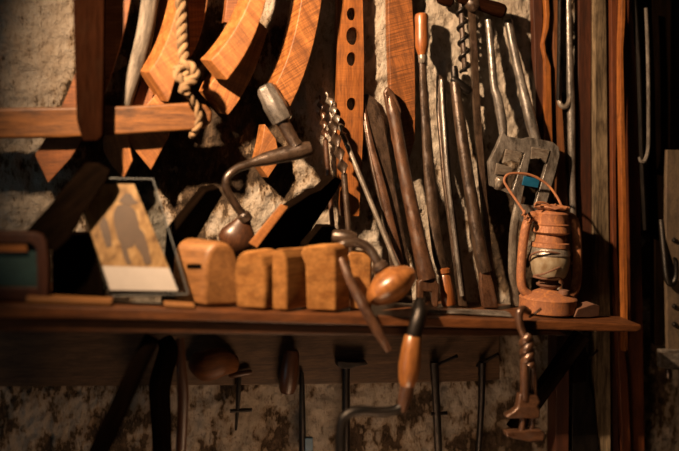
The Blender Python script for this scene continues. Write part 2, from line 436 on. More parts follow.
# rope
def strands(path, R, turns, r, n=3):
    w, _ = catmull([V3(p) for p in path], [1]*len(path), 26); sc = S(path[0][0], path[0][2]); out = newbm()
    for q in range(n):
        pts = []; n1 = None
        for i, p in enumerate(w):
            T = (w[min(i+1, len(w)-1)]-w[max(i-1, 0)]).normalized()
            if n1 is None: n1 = T.cross(Vector((0, 1, 0))).normalized()
            n1 = (n1-T*n1.dot(T)).normalized(); n2 = T.cross(n1); th = 2*PI*(turns*i/(len(w)-1)+q/n)
            pts.append(p+(n1*math.cos(th)+n2*math.sin(th))*R*sc)
        merge(out, sweep(pts, [r*sc]*len(pts), n=8))
    return out
t = Thing('twisted_rope', 'thick twisted hemp rope with a knot, hanging down to the beam end', 'rope')
t.add('rope_strands', strands([(178, -30, 0.126), (181, 10, 0.128), (182, 45, 0.131), (186, 75, 0.141), (184, 92, 0.166)], 2.7, 7, 3.2, 2), 'rope')
k = strands([(177, 70, 0.144), (184, 64, 0.151), (193, 68, 0.154), (195, 77, 0.154), (187, 82, 0.156), (179, 78, 0.156), (177, 70, 0.148)], 2.2, 3.4, 2.9, 2)
t.add('knot', k, 'rope')
lp = strands([(184, 88, 0.151), (190, 97, 0.154), (196, 106, 0.147), (199, 118, 0.146), (197, 128, 0.147), (193, 134, 0.126), (192, 135, 0.110)], 1.7, 3.4, 2.2, 2)
t.add('loop', lp, 'rope')
t.done()

FG = 'curved wheel rim segments hung on the wall'
def felloe(pts, ext, mat, label, d, bev=.0015, grain=None, name='wheel_felloe', group=FG, cat='wheel rim segment'):
    return one(name, prism(withd(pts, d), ext, grain, bev), mat, label, cat, group)
# long one behind the post
felloe(bez((96, -30), (90, 70), (35, 155), 9)+[(48, 183)]+bez((71, 158), (124, 75), (135, -30), 9), (-.006, .06, 0), 'felloe_brown' if False else 'felloe_red', 'reddish wheel rim segment behind the dark post, its square foot below the beam', .098)
# bark branch
t = one('bark_branch', tube([(153, -30, .075), (147, 20, .075), (138, 60, .075), (126, 100, .075), (121, 118, .075)], [9, 8.5, 8, 6.5, 6], n=14), 'bark', 'pale grey bark-covered branch bending down to the beam', 'branch')
felloe([(103, 138), (112, 128), (126, 130), (133, 160), (124, 178), (112, 166), (104, 152)], (0, .06, 0), 'felloe', 'stubby orange rim piece poking out below the beam beside the dark post', .096)
felloe(bez((163, -30), (158, 50), (130, 110), 8)+[(148, 120)]+bez((152, 100), (166, 50), (180, -30), 8), (-.004, .04, 0), 'felloe_red', 'reddish wheel rim segment between the bark branch and the rope', .048)
felloe(bez((184, -30), (174, 42), (149, 72), 9)+[(168, 102)]+bez((170, 98), (184, 55), (192, -30), 8), (-.022, .035, .004), 'felloe', 'orange wheel rim segment with pale edge ending above the beam', .115)
felloe([(124, 137), (140, 112), (158, 92), (171, 108), (169, 136), (151, 170)], (0, .06, 0), 'felloe', 'orange wheel rim tip pointing down below the beam', .09)
felloe(bez((186, -30), (190, 20), (189, 58), 7)+bez((192, 55), (207, 30), (211, -30), 7), (-.004, .03, 0), 'felloe', 'narrow orange wheel rim segment just beyond the hanging rope', .06)
felloe(bez((260, -30), (243, 30), (211, 60), 10)+[(227, 80)]+bez((230, 76), (262, 38), (272, -30), 9), (-.022, .04, .004), 'felloe', 'broad orange wheel rim segment, uppermost of the pair beyond the rope', .13)
felloe([(222, 70), (212, 82), (207, 92), (214, 100), (228, 115)]+bez((230, 113), (254, 84), (268, 30), 8)+[(258, 20), (246, 50)], (-.018, .035, .004), 'felloe', 'orange wheel rim segment half hidden behind a broader rim segment', .075)
felloe(bez((228, -30), (228, 0), (224, 22), 5)+bez((232, 24), (243, 10), (248, -30), 5), (-.004, .03, 0), 'felloe_red', 'thin reddish rim piece beside the broad orange segment at the top', .06)
felloe(bez((305, -30), (298, 45), (276, 84), 10)+[(290, 107)]+bez((292, 103), (319, 50), (325, -30), 9), (-.018, .04, .003), 'felloe_saw', 'rough-sawn orange wheel rim segment above the bit brace chuck', .09)
felloe([(265, 124), (276, 139), (280, 160), (268, 178), (257, 162), (262, 142)], (-.010, .04, 0), 'felloe', 'short orange wooden offcut behind the bit brace', .05)

# ------------------------------------------------------------------ planks in the middle
def circ(cx, cy, rx, ry, d, n=18): return [(cx+rx*math.cos(2*PI*i/n), cy+ry*math.sin(2*PI*i/n), d) for i in range(n)]
def hole_plank():
    d, dep = .035, .03
    out = withd([(337.5, -30), (362, -30), (364, 60), (363, 135), (359, 216), (341, 216), (337, 130), (337, 60)], d)
    hs = [circ(351.5, 14, 4.8, 6.5, d), circ(352.5, 36, 6.3, 9, d), circ(351.5, 59, 4.8, 7, d), circ(351.5, 104, 4.8, 6.5, d)]
    bm = newbm(); loops = [out]+hs; E = Vector((0, dep, 0)); rings = []
    for z in (0, 1):
        es = []; rr = []
        for lp_ in loops:
            vs = [bm.verts.new(V3(p)+E*z) for p in lp_]; rr.append(vs)
            es += [bm.edges.new((vs[i], vs[(i+1) % len(vs)])) for i in range(len(vs))]
        bmesh.ops.triangle_fill(bm, edges=es, use_beauty=True); rings.append(rr)
    for a, c in zip(*rings):
        for i in range(len(a)):
            j = (i+1) % len(a); bm.faces.new((a[i], a[j], c[j], c[i]))
    bmesh.ops.recalc_face_normals(bm, faces=bm.faces); setgr(bm, Vector((0, 0, 1))); return bm
one('drilled_plank', hole_plank(), 'plank', 'upright orange plank with four round holes', 'plank')
felloe(bez((388, -30), (388, 50), (393, 140), 8)+[(401, 170), (409, 160)]+bez((415, 140), (417, 50), (410, -30), 8), (0, .03, 0), 'plank_saw', 'saw-marked orange plank tapering behind the wooden-handled iron', .036, name='tapered_plank', group=None, cat='plank')

# ------------------------------------------------------------------ augers
def auger(label, a, m_, b_, Rt, turns, rs, mat, flat=.42):
    t = Thing('auger_bit', label, 'auger bit', 'spiral auger bits leaning on the wall')
    A, Mid = V3(a), V3(m_); k = int(turns*18); sc = S(a[0], a[2])
    pr = [min(1, (i+1)/8)*Rt*sc*(.85+.15*math.cos(4*PI*turns*i/k)) for i in range(k+1)]
    t.add('spiral', sweep([A.lerp(Mid, i/k) for i in range(k+1)], pr, n=12, flat=flat, twist=turns), mat)
    t.add('shank', tube([m_, b_], [rs, rs*.9], n=10), mat)
    return t.done()
auger('thin auger bit standing upright with short dark twist', (319.5, 95, .018), (325.5, 140, .024), sp(338, .035), 4.0, 2.4, 2.6, 'iron_brown')
auger('thick spiral auger bit with bold open twist', (330, 112, .08), (344, 174, .09), sp(355, .135), 5.8, 2.3, 3.2, 'iron', .55)
auger('auger bit with longest bright shank slanting across the flat file', (326, 92, .035), (343, 135, .05), (398, 268, .14), 4.2, 2.5, 2.7, 'steel')

# ------------------------------------------------------------------ leaning long tools
t = Thing('flat_file', 'wide flat grey iron file tapering to its top, leaning on the wall', 'file')
t.add('blade', prism([(364, 94, .02), (369, 94, .02), (376, 99, .02), (384, 120, .03), (396, 190, .06), (410, 262, .085), sp(413, .09), sp(396, .09), (388, 240, .08), (372, 170, .055), (362, 115, .03)], (0, .013, 0), ((364, 94, .02), (404, 290, .09)), .003), 'iron')
t.add('ridge', tube([(364, 104, .024), (370, 140, .042), (382, 186, .062), (396, 245, .084), (405, 290, .093)], [1.5, 3, 4, 4.5, 4.5], n=10, flat=.6), 'iron_brown', label='worn brown ridge')
t.done()
t = Thing('wooden_lever', 'copper-brown lever with flattened head and flared foot', 'lever')
t.add('shaft', tube([(389, 95, .058), (393, 112, .06), (397, 132, .065), (403, 166, .075), (410, 200, .085), (420, 248, .105), (427, 279, .112)], [3.5, 6.8, 6.4, 6.6, 7.2, 8, 9.2], n=14), 'iron_brown')
t.add('flattened_head', prism([(384, 92, .066), (388, 86, .066), (394, 92, .066), (402, 110, .066), (400, 124, .070), (393, 126, .070), (387, 110, .066)], (0, .014, 0), None, .003), 'iron_brown')
t.add('foot', prism([(418, 282, .125), (424, 277, .125), (434, 277, .125), (440, 286, .125), sp(438, .125), sp(434, .125), (432, 292, .125), (424, 292, .125), sp(424, .125), sp(418, .125)], (0, .02, 0), None, .003), 'iron_brown')
t.done()
t = Thing('handled_iron', 'long slim iron bar with varnished turned wooden handle at its top', 'tool')
t.add('handle', lathe((421.5, 13, .045), (422, 55, .05), [(0, 4), (.03, 6), (.1, 7), (.3, 6.6), (.6, 7), (.8, 6.8), (.92, 5.2), (1, 4.2)]), 'handle', label='varnished orange-brown turned wooden handle')
t.add('ferrule', lathe((422, 54, .05), (422.5, 63, .05), [(0, 3.6), (.1, 4.2), (.9, 4), (1, 3.4)]), 'steel', label='pale metal ferrule')
t.add('shank', tube([(422.5, 62, .05), (425, 110, .05), (430, 180, .06), (438, 250, .08), (443, 270, .085)], [3.5, 4.6, 6, 6.5, 5.5], n=12, flat=.6), 'iron')
t.add('lower_handle', lathe((443, 268, .085), sp(449, .095), [(0, 4.5), (.04, 7), (.14, 7), (.18, 5.5), (.25, 6.5), (.6, 7.5), (.95, 7), (1, 6)]), 'handle', label='lower turned wooden grip with collar')
t.done()
t = Thing('pair_iron_bar', 'thin flat iron bar with rough pointed top beside the wooden-handled iron', 'bar')
t.add('bar', prism([(437, 76, .02), (440, 73, .02), (445, 80, .02), (447, 100, .03), (452, 180, .06), (462, 260, .085), sp(468, .10), sp(459, .10), (453, 255, .085), (443, 180, .06), (437, 110, .03)], (0, .012, 0), None, .003), 'iron')
t.add('edge_rib', tube([(441, 80, .024), (447, 170, .066), (457, 255, .092), (462, 296, .106)], 2.2, n=8), 'steel_dark')
t.parts = t.parts; t.name = 'iron_bar'; t.done()
t = Thing('iron_pipe_lever', 'round iron bar with ring collar at top and flattened spade foot', 'lever')
t.add('shaft', tube([(455, 82, .03), (461, 130, .045), (470, 190, .065), (480, 250, .085), (485, 272, .09)], [5.5, 6, 6.3, 7, 7], n=14), 'iron')
t.add('collar', merge(lathe((452, 78, .033), (470, 92, .033), [(0, 3), (.1, 4.5), (.9, 4.5), (1, 3)], n=12), lathe((454, 66, .03), (455.5, 84, .03), [(0, 3), (.2, 4), (1, 4)], n=12)), 'iron_black')
t.add('spade_foot', prism([(480, 266, .098), (488, 264, .098), (494, 284, .102), sp(499, .105), sp(483, .105), (480, 288, .102)], (0, .014, 0), None, .004), 'iron_brown')
t.done()
# cross-handled auger with square bar
t = Thing('cross_handled_auger', 'tall square iron bar with dark wooden cross handle through its eye', 'auger')
t.add('cross_handle', lathe((458, -3, .05), (505, 12, .05), [(0, 3), (.05, 5.5), (.25, 6.2), (.5, 6.5), (.8, 7.5), (.95, 7.2), (1, 5)]), 'post', label='dark wooden cross handle')
t.add('square_bar', merge(tube([(471, 4, .036), (474, 60, .036), (478, 130, .036), (484, 205, .05), sp(494, .08)], [3.4, 3.6, 3.6, 3.2, 3], n=8, square=.35), lathe((468, 0, .05), (477, 8, .05), [(0, 6), (.3, 8), (.7, 8), (1, 6)], n=14)), 'iron')
t.done()
t = Thing('coiled_iron_rod', 'slim iron rod wound with an open spiral coil under the cross handle', 'rod')
t.add('rod', tube([(459, -30, .03), (462, 30, .03), (465, 72, .03)], 2.8, n=8), 'iron')
t.add('cross_handle', lathe((438, -3, .034), (453, 2, .034), [(0, 4), (.1, 6), (.5, 7), (.9, 6), (1, 4)], n=16), 'post', label='dark wooden handle end')
t.add('coil', helix((459.5, -24, .03), (465, 72, .03), 4.6, 6.5, 1.7), 'iron_black')
t.done()

# ------------------------------------------------------------------ die stock
d0 = .07
plate = withd([(503, 131), (507, 136), (521, 139), (530, 137), (553, 142), (559, 147), (560, 155), (556, 172), (545, 210), (538, 224), (522, 222), (514, 196), (491, 186), (489, 162), (497, 146)], d0)
w1 = withd([(505, 149), (525, 153), (513, 190), (497, 184), (498, 166)], d0)
w2 = withd([(532, 151), (550, 153), (535, 206), (521, 204)], d0)
def holed(out, hs, dep):
    bm = newbm(); E = Vector((0, dep, 0)); rings = []
    for z in (0, 1):
        es, rr = [], []
        for lp_ in [out]+hs:
            vs = [bm.verts.new(V3(p)+E*z) for p in lp_]; rr.append(vs)
            es += [bm.edges.new((vs[i], vs[(i+1) % len(vs)])) for i in range(len(vs))]
        bmesh.ops.triangle_fill(bm, edges=es, use_beauty=True); rings.append(rr)
    for a, c in zip(*rings):
        for i in range(len(a)):
            j = (i+1) % len(a); bm.faces.new((a[i], a[j], c[j], c[i]))
    bmesh.ops.recalc_face_normals(bm, faces=bm.faces)
    es = [e for e in bm.edges if len(e.link_faces) == 2 and e.calc_face_angle(0) > 1]
    for f_ in bmesh.ops.bevel(bm, geom=es, offset=.0016, segments=2, profile=.5, affect='EDGES', clamp_overlap=False)['faces']: f_.smooth = f_.calc_area() < f_.calc_perimeter()*.0012
    setgr(bm, Vector((0, 0, 1))); return bm
t = Thing('die_stock', 'grey steel thread-cutting stock with two long handles behind the lantern', 'die stock')
t.add('frame_plate', holed(plate, [w1, w2], .016), 'steel_dark')
t.add('handle', tube([(488, 20, .025), (491, 50, .035), (494, 85, .045), (497.5, 98, .05), (502, 122, .054), (504, 146, .058)], [3.3, 3.6, 3.9, 4.6, 5, 3], n=12), 'steel_dark')
t.add('handle', tube([(508, 20, .025), (515, 55, .035), (523, 90, .045), (530, 118, .055), (537, 146, .06)], [4.2, 4.4, 4.8, 6, 5], n=12), 'steel_dark')
t.add('lower_handle', tube([(521, 196, .058), (514, 228, .055), (513, 270, .05), sp(516, .045)], [5, 4.5, 5, 5.5], n=12, flat=.6), 'steel')
t.add('die', prism(withd([(506, 149), (521, 152), (518, 163), (512, 160), (503, 163)], d0+.003), (0, .012, 0), None, .001), 'steel', label='bright steel cutting die')
t.add('die', prism(withd([(497, 163), (513, 168), (511, 176), (495, 174)], d0+.003), (0, .012, 0), None, .001), 'steel', label='bright steel cutting die')
t.add('die', prism(withd([(532, 147), (550, 150), (546, 163), (541, 158), (531, 159)], d0+.003), (0, .012, 0), None, .001), 'steel', label='bright steel cutting die')
t.add('blue_insert', prism(withd([(524, 176), (540, 179), (538, 188), (522, 185)], d0+.002), (0, .010, 0), None, .001), 'blue', label='blue painted insert')
t.add('screw', lathe((497, 188, .06), (501, 178, .075), [(0, 4), (.1, 5), (.9, 5), (1, 4)], n=8), 'steel')
t.done()

# ------------------------------------------------------------------ right-hand planks and rods
PG = 'planks and battens standing against the wall'
def plank(pts, d, dep, mat, label, name='wooden_batten'): return one(name, prism(withd(pts, d), (0, dep, 0), Vector((0, 0, 1)), .0015), mat, label, 'batten', PG)
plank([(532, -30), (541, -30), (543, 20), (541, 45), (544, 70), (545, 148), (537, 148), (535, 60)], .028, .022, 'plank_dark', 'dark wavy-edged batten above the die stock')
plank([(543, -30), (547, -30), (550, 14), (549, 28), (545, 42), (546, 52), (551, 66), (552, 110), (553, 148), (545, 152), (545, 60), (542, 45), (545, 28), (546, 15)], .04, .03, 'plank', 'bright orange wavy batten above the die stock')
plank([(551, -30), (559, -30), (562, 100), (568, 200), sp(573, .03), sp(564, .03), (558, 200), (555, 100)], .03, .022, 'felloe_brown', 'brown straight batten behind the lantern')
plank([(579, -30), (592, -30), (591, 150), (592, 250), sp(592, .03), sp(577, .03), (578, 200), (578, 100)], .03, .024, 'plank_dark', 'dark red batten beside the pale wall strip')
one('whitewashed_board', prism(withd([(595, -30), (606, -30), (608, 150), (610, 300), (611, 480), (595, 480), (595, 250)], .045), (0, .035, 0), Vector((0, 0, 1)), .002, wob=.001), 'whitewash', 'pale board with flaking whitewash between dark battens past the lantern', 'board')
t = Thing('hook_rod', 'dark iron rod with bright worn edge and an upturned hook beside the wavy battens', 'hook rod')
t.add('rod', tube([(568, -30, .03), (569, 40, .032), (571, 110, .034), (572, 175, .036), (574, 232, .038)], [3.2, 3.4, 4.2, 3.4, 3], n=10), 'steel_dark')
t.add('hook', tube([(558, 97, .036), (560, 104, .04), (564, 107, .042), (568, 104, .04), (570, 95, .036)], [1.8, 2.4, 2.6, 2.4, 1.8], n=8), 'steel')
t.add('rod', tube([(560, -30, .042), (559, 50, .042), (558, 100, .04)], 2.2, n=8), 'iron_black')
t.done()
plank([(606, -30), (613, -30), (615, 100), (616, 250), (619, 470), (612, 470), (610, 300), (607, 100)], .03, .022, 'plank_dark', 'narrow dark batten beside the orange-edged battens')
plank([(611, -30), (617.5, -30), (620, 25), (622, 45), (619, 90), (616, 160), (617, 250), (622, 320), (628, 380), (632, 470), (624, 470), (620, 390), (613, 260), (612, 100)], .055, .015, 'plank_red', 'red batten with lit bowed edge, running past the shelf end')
plank([(623, -30), (626, -30), (625.5, 20), (623.5, 50), (624.5, 100), (626.5, 200), (628, 300), (628, 350), (624.5, 352), (623, 250), (620.5, 120), (620.5, 45)], .078, .02, 'plank', 'slender batten over the wide red plank, coloured bright orange for its lit edge')  # orange colour stands for the light on this batten's edge
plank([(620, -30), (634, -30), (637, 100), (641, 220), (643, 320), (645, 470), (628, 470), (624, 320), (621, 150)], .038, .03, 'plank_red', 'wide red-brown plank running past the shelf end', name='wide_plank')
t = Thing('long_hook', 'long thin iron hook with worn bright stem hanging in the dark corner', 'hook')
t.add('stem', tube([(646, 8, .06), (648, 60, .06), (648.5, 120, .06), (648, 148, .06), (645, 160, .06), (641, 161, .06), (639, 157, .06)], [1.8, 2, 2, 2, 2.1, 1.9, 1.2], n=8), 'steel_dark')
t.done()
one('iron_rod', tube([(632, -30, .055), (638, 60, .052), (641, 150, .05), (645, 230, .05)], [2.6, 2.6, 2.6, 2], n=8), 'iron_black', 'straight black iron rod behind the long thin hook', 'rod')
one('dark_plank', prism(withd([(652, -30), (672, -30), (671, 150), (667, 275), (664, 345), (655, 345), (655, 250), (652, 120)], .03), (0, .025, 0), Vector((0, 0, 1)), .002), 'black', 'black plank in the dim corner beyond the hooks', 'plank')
t = Thing('hinge_strap', 'pale rusty strap with rivets and a hinge plate in the dim corner', 'hinge')
t.add('strap', prism(withd([(667, 150), (690, 150), (690, 350), (668, 350), (666, 250)], .045), (0, .012, 0), Vector((0, 0, 1)), .001), 'strap')
for y in (240, 306, 324): t.add('rivet', lathe((674, y, .046), (674, y, .052), [(0, 2.6), (.6, 2.4), (1, 1)], n=10), 'iron_black')
t.add('hinge_plate', prism(withd([(661, 350), (690, 350), (690, 368), (676, 370), (661, 368)], .055), (0, .02, 0), None, .002), 'steel_dark')
t.add('hinge_pin', lathe((668, 369, .05), (669, 378, .05), [(0, 3), (.5, 4), (1, 3)], n=10), 'iron')
t.done()
one('black_hook', tube([(661, 220, .03), (664, 250, .045), (667, 278, .058), (672, 284, .06), (676, 276, .06), (676, 262, .062), (674, 258, .064)], [3, 3.2, 3.2, 3, 2.8, 2.5, 1.5], n=10), 'iron_black', 'curled black iron hook hanging against the rusty strap', 'hook')

# ------------------------------------------------------------------ left end of the shelf
d = .28
t = Thing('rounded_case', 'dark rounded-corner case with teal panel at the far end of the shelf', 'case')
cb = [(-30, 233, d), (34, 233, d), (42, 236, d), (46, 243, d), (48, 262, d), sp(48, d), sp(-30, d)]
cin = [(-20, 243, d), (32, 243, d), (36, 248, d), (37, 270, d), (37, 288, d), (-20, 287, d)]
t.add('case_rim', holed(cb, [cin], .05), 'plank_dark', label='brown rounded rim')
t.add('front_panel', prism([(-26, 238, d-.012), (40, 238, d-.012), (42, 292, d-.012), (-26, 290, d-.012)], (0, .03, 0), None, .002), 'teal', label='teal panel')
t.add('trim_strip', prism([(-24, 243, d-.004), (26, 243, d-.004), (28, 252, d-.004), (-24, 252, d-.004)], (0, .008, 0), None, .002), 'felloe', label='orange wooden strip')
t.done()
one('flat_lath', prism([sp(26, .295, .014), sp(112, .282, .012), sp(112, .282, .002), sp(26, .295, .002)], (0, .04, 0), None, .003), 'block_brown', 'flat brown lath lying on the shelf edge before the rounded case', 'lath')
one('wooden_offcut', prism([sp(163, .272, .011), sp(194, .270, .010), sp(196, .270, .002), sp(165, .272, .002)], (0, .03, 0), None, .003), 'block_brown', 'small wooden offcut at the foot of the photograph', 'offcut')
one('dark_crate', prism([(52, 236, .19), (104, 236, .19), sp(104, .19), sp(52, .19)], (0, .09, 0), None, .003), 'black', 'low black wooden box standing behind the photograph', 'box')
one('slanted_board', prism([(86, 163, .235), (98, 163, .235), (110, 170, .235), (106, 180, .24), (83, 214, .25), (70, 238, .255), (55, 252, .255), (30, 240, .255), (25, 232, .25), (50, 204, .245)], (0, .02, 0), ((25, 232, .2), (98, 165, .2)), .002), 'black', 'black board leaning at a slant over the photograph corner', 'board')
# photograph
def dp(py): return .195+(py-184)/(297-184)*.06
def W(pts, off): return [(x, y, dp(y)+off) for x, y in pts]
t = Thing('photo_stand', 'sepia photograph with white caption strip in a clear acrylic stand', 'photo stand')
a_ = t.add('acrylic_sheet', prism(W([(72, 178), (153, 179), (188, 292), (186, 296), (112, 297), (108, 294)], -.003), (0, .004, 0), None, .0008), 'acrylic', label='clear acrylic sheet')
ph = t.add('photograph', prism(W([(74, 184), (134, 184), (169, 268), (102, 266)], .001), (0, .0012, 0), Vector((.3, 0, 1)), 0), 'sepia', label='sepia photograph')
fg = newbm()
for poly in ([(118, 201), (122, 197), (126, 193), (131, 194), (134, 199), (139, 203), (132, 205), (124, 204)],
             [(117, 206), (123, 204), (130, 205), (136, 212), (139, 224), (138, 238), (133, 247), (124, 249), (118, 240), (115, 228), (113, 214)],
             [(121, 246), (127, 247), (129, 256), (132, 264), (127, 265), (123, 256)],
             [(138, 226), (144, 233), (148, 246), (152, 264), (145, 265), (140, 252), (135, 246)],
             [(99, 224), (104, 216), (108, 222), (111, 236), (112, 246), (107, 248), (103, 238)]):
    merge(fg, prism(W(poly, .0018), (0, .0006, 0), None, 0))
t.add('printed_figure', fg, 'ink2', parent=ph, label='dark printed standing figure')
t.add('caption_card', prism(W([(102, 266), (169, 268), (178, 291), (110, 290)], .001), (0, .0012, 0), None, 0), 'paper', label='white caption strip')
t.add('acrylic_edge', merge(tube(W([(153, 179), (171, 237), (188, 293)], 0), .6, n=8), tube(W([(110, 178.2), (153, 179)], 0), .5, n=8), tube(W([(112, 296), (188, 294)], 0), .5, n=8)), 'frost', label='pale edges of the acrylic sheet')
t.add('stand_foot', prism([sp(112, .25, .006), sp(186, .25, .006), sp(186, .25, .003), sp(112, .25, .003)], (0, .09, 0), None, .0005), 'acrylic')
t.done()

# ------------------------------------------------------------------ wooden blocks and leaning boards
LG = 'dark boards leaning behind the wooden blocks'
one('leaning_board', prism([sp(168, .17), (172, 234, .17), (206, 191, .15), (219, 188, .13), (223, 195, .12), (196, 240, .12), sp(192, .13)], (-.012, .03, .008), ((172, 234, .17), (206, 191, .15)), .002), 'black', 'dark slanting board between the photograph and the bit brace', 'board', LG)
one('leaning_board', prism([(257, 248, .155), (289, 208, .145), (311, 194, .125), (321, 190, .11), (335, 177, .105), (342, 180, .08), (336, 192, .08), (305, 240, .08), sp(292, .08), sp(262, .12)], (-.014, .022, .004), ((256, 248, .2), (335, 177, .1)), .0015), 'black', 'long dark pointed board with a strip for its lit edge, leaning beside the bit brace', 'board', LG)  # black wood also stands for shade on the face turned from the lamp
one('lit_edge_strip', prism([(249, 243, .172), (281, 204, .164), (288, 207, .164), (257, 248, .172)], (0, .008, 0), ((249, 243, .2), (281, 204, .18)), .001), 'felloe', 'bright orange strip standing for the lit edge of the pointed dark board', 'strip')  # the board's lit edge put in as an orange strip
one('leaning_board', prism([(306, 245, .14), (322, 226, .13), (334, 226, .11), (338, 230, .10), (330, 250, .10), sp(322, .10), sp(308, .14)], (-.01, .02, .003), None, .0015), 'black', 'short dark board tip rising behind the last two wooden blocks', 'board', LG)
BG = 'wooden tool blocks in a row on the shelf'
def archblock(face, ext, label, mat='block', bev=.003, d0=.245, d1=.18):
    x0 = min(p[0] for p in face); x1 = max(p[0] for p in face)
    q = []
    for x, y in face:
        dd = d0+(d1-d0)*(x-x0)/(x1-x0)
        q.append(sp(x, dd) if y > 290 else (x, y, dd))
    return one('wooden_block', prism(q, ext, Vector(ext), bev, seg=3), mat, label, 'block', BG)
bb = Thing('wooden_block', 'largest rounded brown block, beside the photograph', 'block', BG)
bb.add('body', prism([sp(206, .245), (206, 264, .245), (209, 252, .242), (214, 245, .238), (221, 241.5, .233), (229, 243, .228), (235, 250, .224), (239, 262, .22), (241, 276, .217), sp(242, .215)], (-.064, .05, .005), Vector((-.064, .05, 0)), .007, seg=3), 'block_brown')
bb.add('slot', prism([(184, 264, .212), (200, 264, .240), (201, 268, .241), (192, 269, .226), (184, 269, .212)], (.004, .006, 0), None, .0005), 'black', label='dark slot')
bb.done()
def block(face, ext, label, d=.25, bev=.004, mat='block'):
    q = [sp(x, d) if y > 290 else (x, y, d+.012*(face[-1][0]-x)/30) for x, y in face]
    one('wooden_block', prism(q, ext, Vector(ext), bev, seg=3), mat, label, 'block', BG)
block([(236, 299), (234, 270), (237, 257), (243, 251), (252, 251), (261, 255), (265, 266), (266, 280), (265, 299)], (.045, .045, 0), 'pale low rounded block next to the largest rounded block', .25, .006)
block([(272, 299), (272, 256), (276, 249), (282, 249), (286, 258), (287, 274), (287, 299)], (.062, .06, -.003), 'middle block of the row, narrow with one side in deep shade', .25)
block([(306, 299), (305, 266), (300, 252), (305, 246), (330, 245), (335, 249), (336, 299)], (.036, .038, 0), 'tall square-topped block behind the brown tapered spike', .235)
block([(350, 299), (350, 262), (347, 256), (350, 252), (369, 253), (371, 258), (371, 299)], (.010, .04, 0), 'last block of the row, beneath the curved brace arm', .195, .003)

# ------------------------------------------------------------------ bit brace leaning upright
t = Thing('bit_brace', 'iron bit brace standing with its chuck up among the wooden blocks', 'brace', 'carpenter braces')
t.add('chuck', lathe((264, 85, .10), (283, 121, .10), [(0, 5), (.05, 8.5), (.15, 10), (.45, 11), (.5, 12), (.85, 11.5), (.97, 11), (1, 8)], n=8), 'steel_dark')
t.add('neck', lathe((280, 117, .10), (296, 146, .105), [(0, 7.5), (.2, 7), (.85, 6.5), (1, 7.5)], n=18), 'iron')
t.add('crank', tube([(311, 148, .105), (300, 151, .105), (282, 155, .107), (266, 159, .11), (252, 163, .115), (238, 168, .12), (228, 176, .125), (226, 187, .125), (233, 201, .118), (243, 215, .108)], [7, 8.5, 8, 7, 4.6, 4.2, 4.2, 4.2, 4.2, 4.4], n=14), 'iron')
t.add('ferrule', lathe((242, 213, .108), (247, 222, .106), [(0, 5), (.2, 7), (.8, 7.5), (1, 6)]), 'iron')
t.add('head_knob', lathe((244, 219, .106), (233, 252, .104), [(0, 7), (.1, 9), (.25, 13), (.45, 18), (.65, 19.5), (.85, 16), (1, 8)], flat=.6), 'dhandle', label='dark wooden head knob')
t.done()
# brace lying, pad to the front
t = Thing('bit_brace', 'iron brace with polished round wooden pad facing out, lying over the last block', 'brace', 'carpenter braces')
t.add('crank', tube([(336, 249, .20), (345, 243.5, .20), (357, 242.5, .20), (368, 248, .205), (376, 259, .215), (381, 268, .22)], [4, 4.6, 4.8, 5, 5, 5], n=12), 'iron')
t.add('chuck', lathe((332, 236, .18), (357, 238, .19), [(0, 5), (.1, 7), (.7, 7.5), (1, 4.5)], n=10), 'iron')
t.add('ferrule', lathe((377, 263, .22), (386, 277, .225), [(0, 6), (.15, 8.5), (.4, 9), (.45, 7.5), (.9, 8), (1, 6)]), 'iron')
A = P(382, 271, .222); B = P(400, 299, .245)
t.add('pad', sweep([A.lerp(B, f) for f in (0, .1, .25, .42, .6, .78, .9, 1)], [r*S(390, .235) for r in (8, 14, 23, 28, 28.5, 24, 16, 5)], n=28, flat=.85), 'pad', label='polished orange-brown wooden pad')
t.done()
# spike hanging over the edge
one('curved_spike', tube([(341, 258, .232), (348, 275, .245), (356, 292, .254), (366, 311, .266), (377, 330, .272), (389, 351, .272)], [3, 4.6, 5.2, 5.4, 5.2, 3], n=12, flat=.55), 'iron_brown', 'brown tapered spike hanging over the shelf edge before the last block', 'spike')
# brace hanging in front of the shelf
t = Thing('bit_brace', 'brace hanging in front of the shelf edge with an orange wooden grip', 'brace', 'carpenter braces')
t.add('sleeve', tube([(420, 300, .245), (420, 312, .262), (417, 323, .270), (413, 337, .272)], [5, 8, 8, 7.5], n=14), 'iron_black')
t.add('grip', lathe((413, 334, .272), (407, 387, .272), [(0, 6), (.05, 8.5), (.3, 10), (.6, 11), (.85, 9.5), (.97, 7.5), (1, 6)]), 'pad', label='orange wooden grip')
t.add('ferrule', lathe((407.5, 385, .272), (402, 411, .272), [(0, 7), (.2, 7.5), (.6, 6.5), (1, 5)]), 'iron_brown')
t.add('crank', tube([(404, 404, .272), (396, 410, .272), (380, 412, .272), (360, 411, .272), (347, 415, .272), (341, 428, .272), (340, 470, .272)], [5, 5, 5, 5.2, 5.4, 5.4, 5.4], n=12), 'iron_black')
t.done()
# flat bar lying on the shelf
one('flat_scraper', prism([sp(412, .17, .006), sp(420, .20, .010), (511, SY(511, .2)-5, .2), (513, SY(513, .2)-1, .2), sp(470, .2), sp(424, .2)], (0, .03, .001), None, .002), 'steel_dark', 'flat grey steel bar lying along the shelf below the iron pipe', 'bar')
one('short_stick', prism([sp(474, .16, .009), sp(509, .16, .008), sp(509, .16, .001), sp(474, .16, .001)], (0, .012, 0), None, .002), 'felloe_brown', 'short brown stick on the shelf behind the flat grey bar', 'stick')
one('tin_box', prism([sp(574, .17), (578, 309, .17), (594, 304, .15), (600, 306, .14), sp(599, .14), sp(590, .16)], (.0, .04, 0), None, .002), 'rust_dark', 'small dented dark tin on the shelf past the lantern', 'tin')

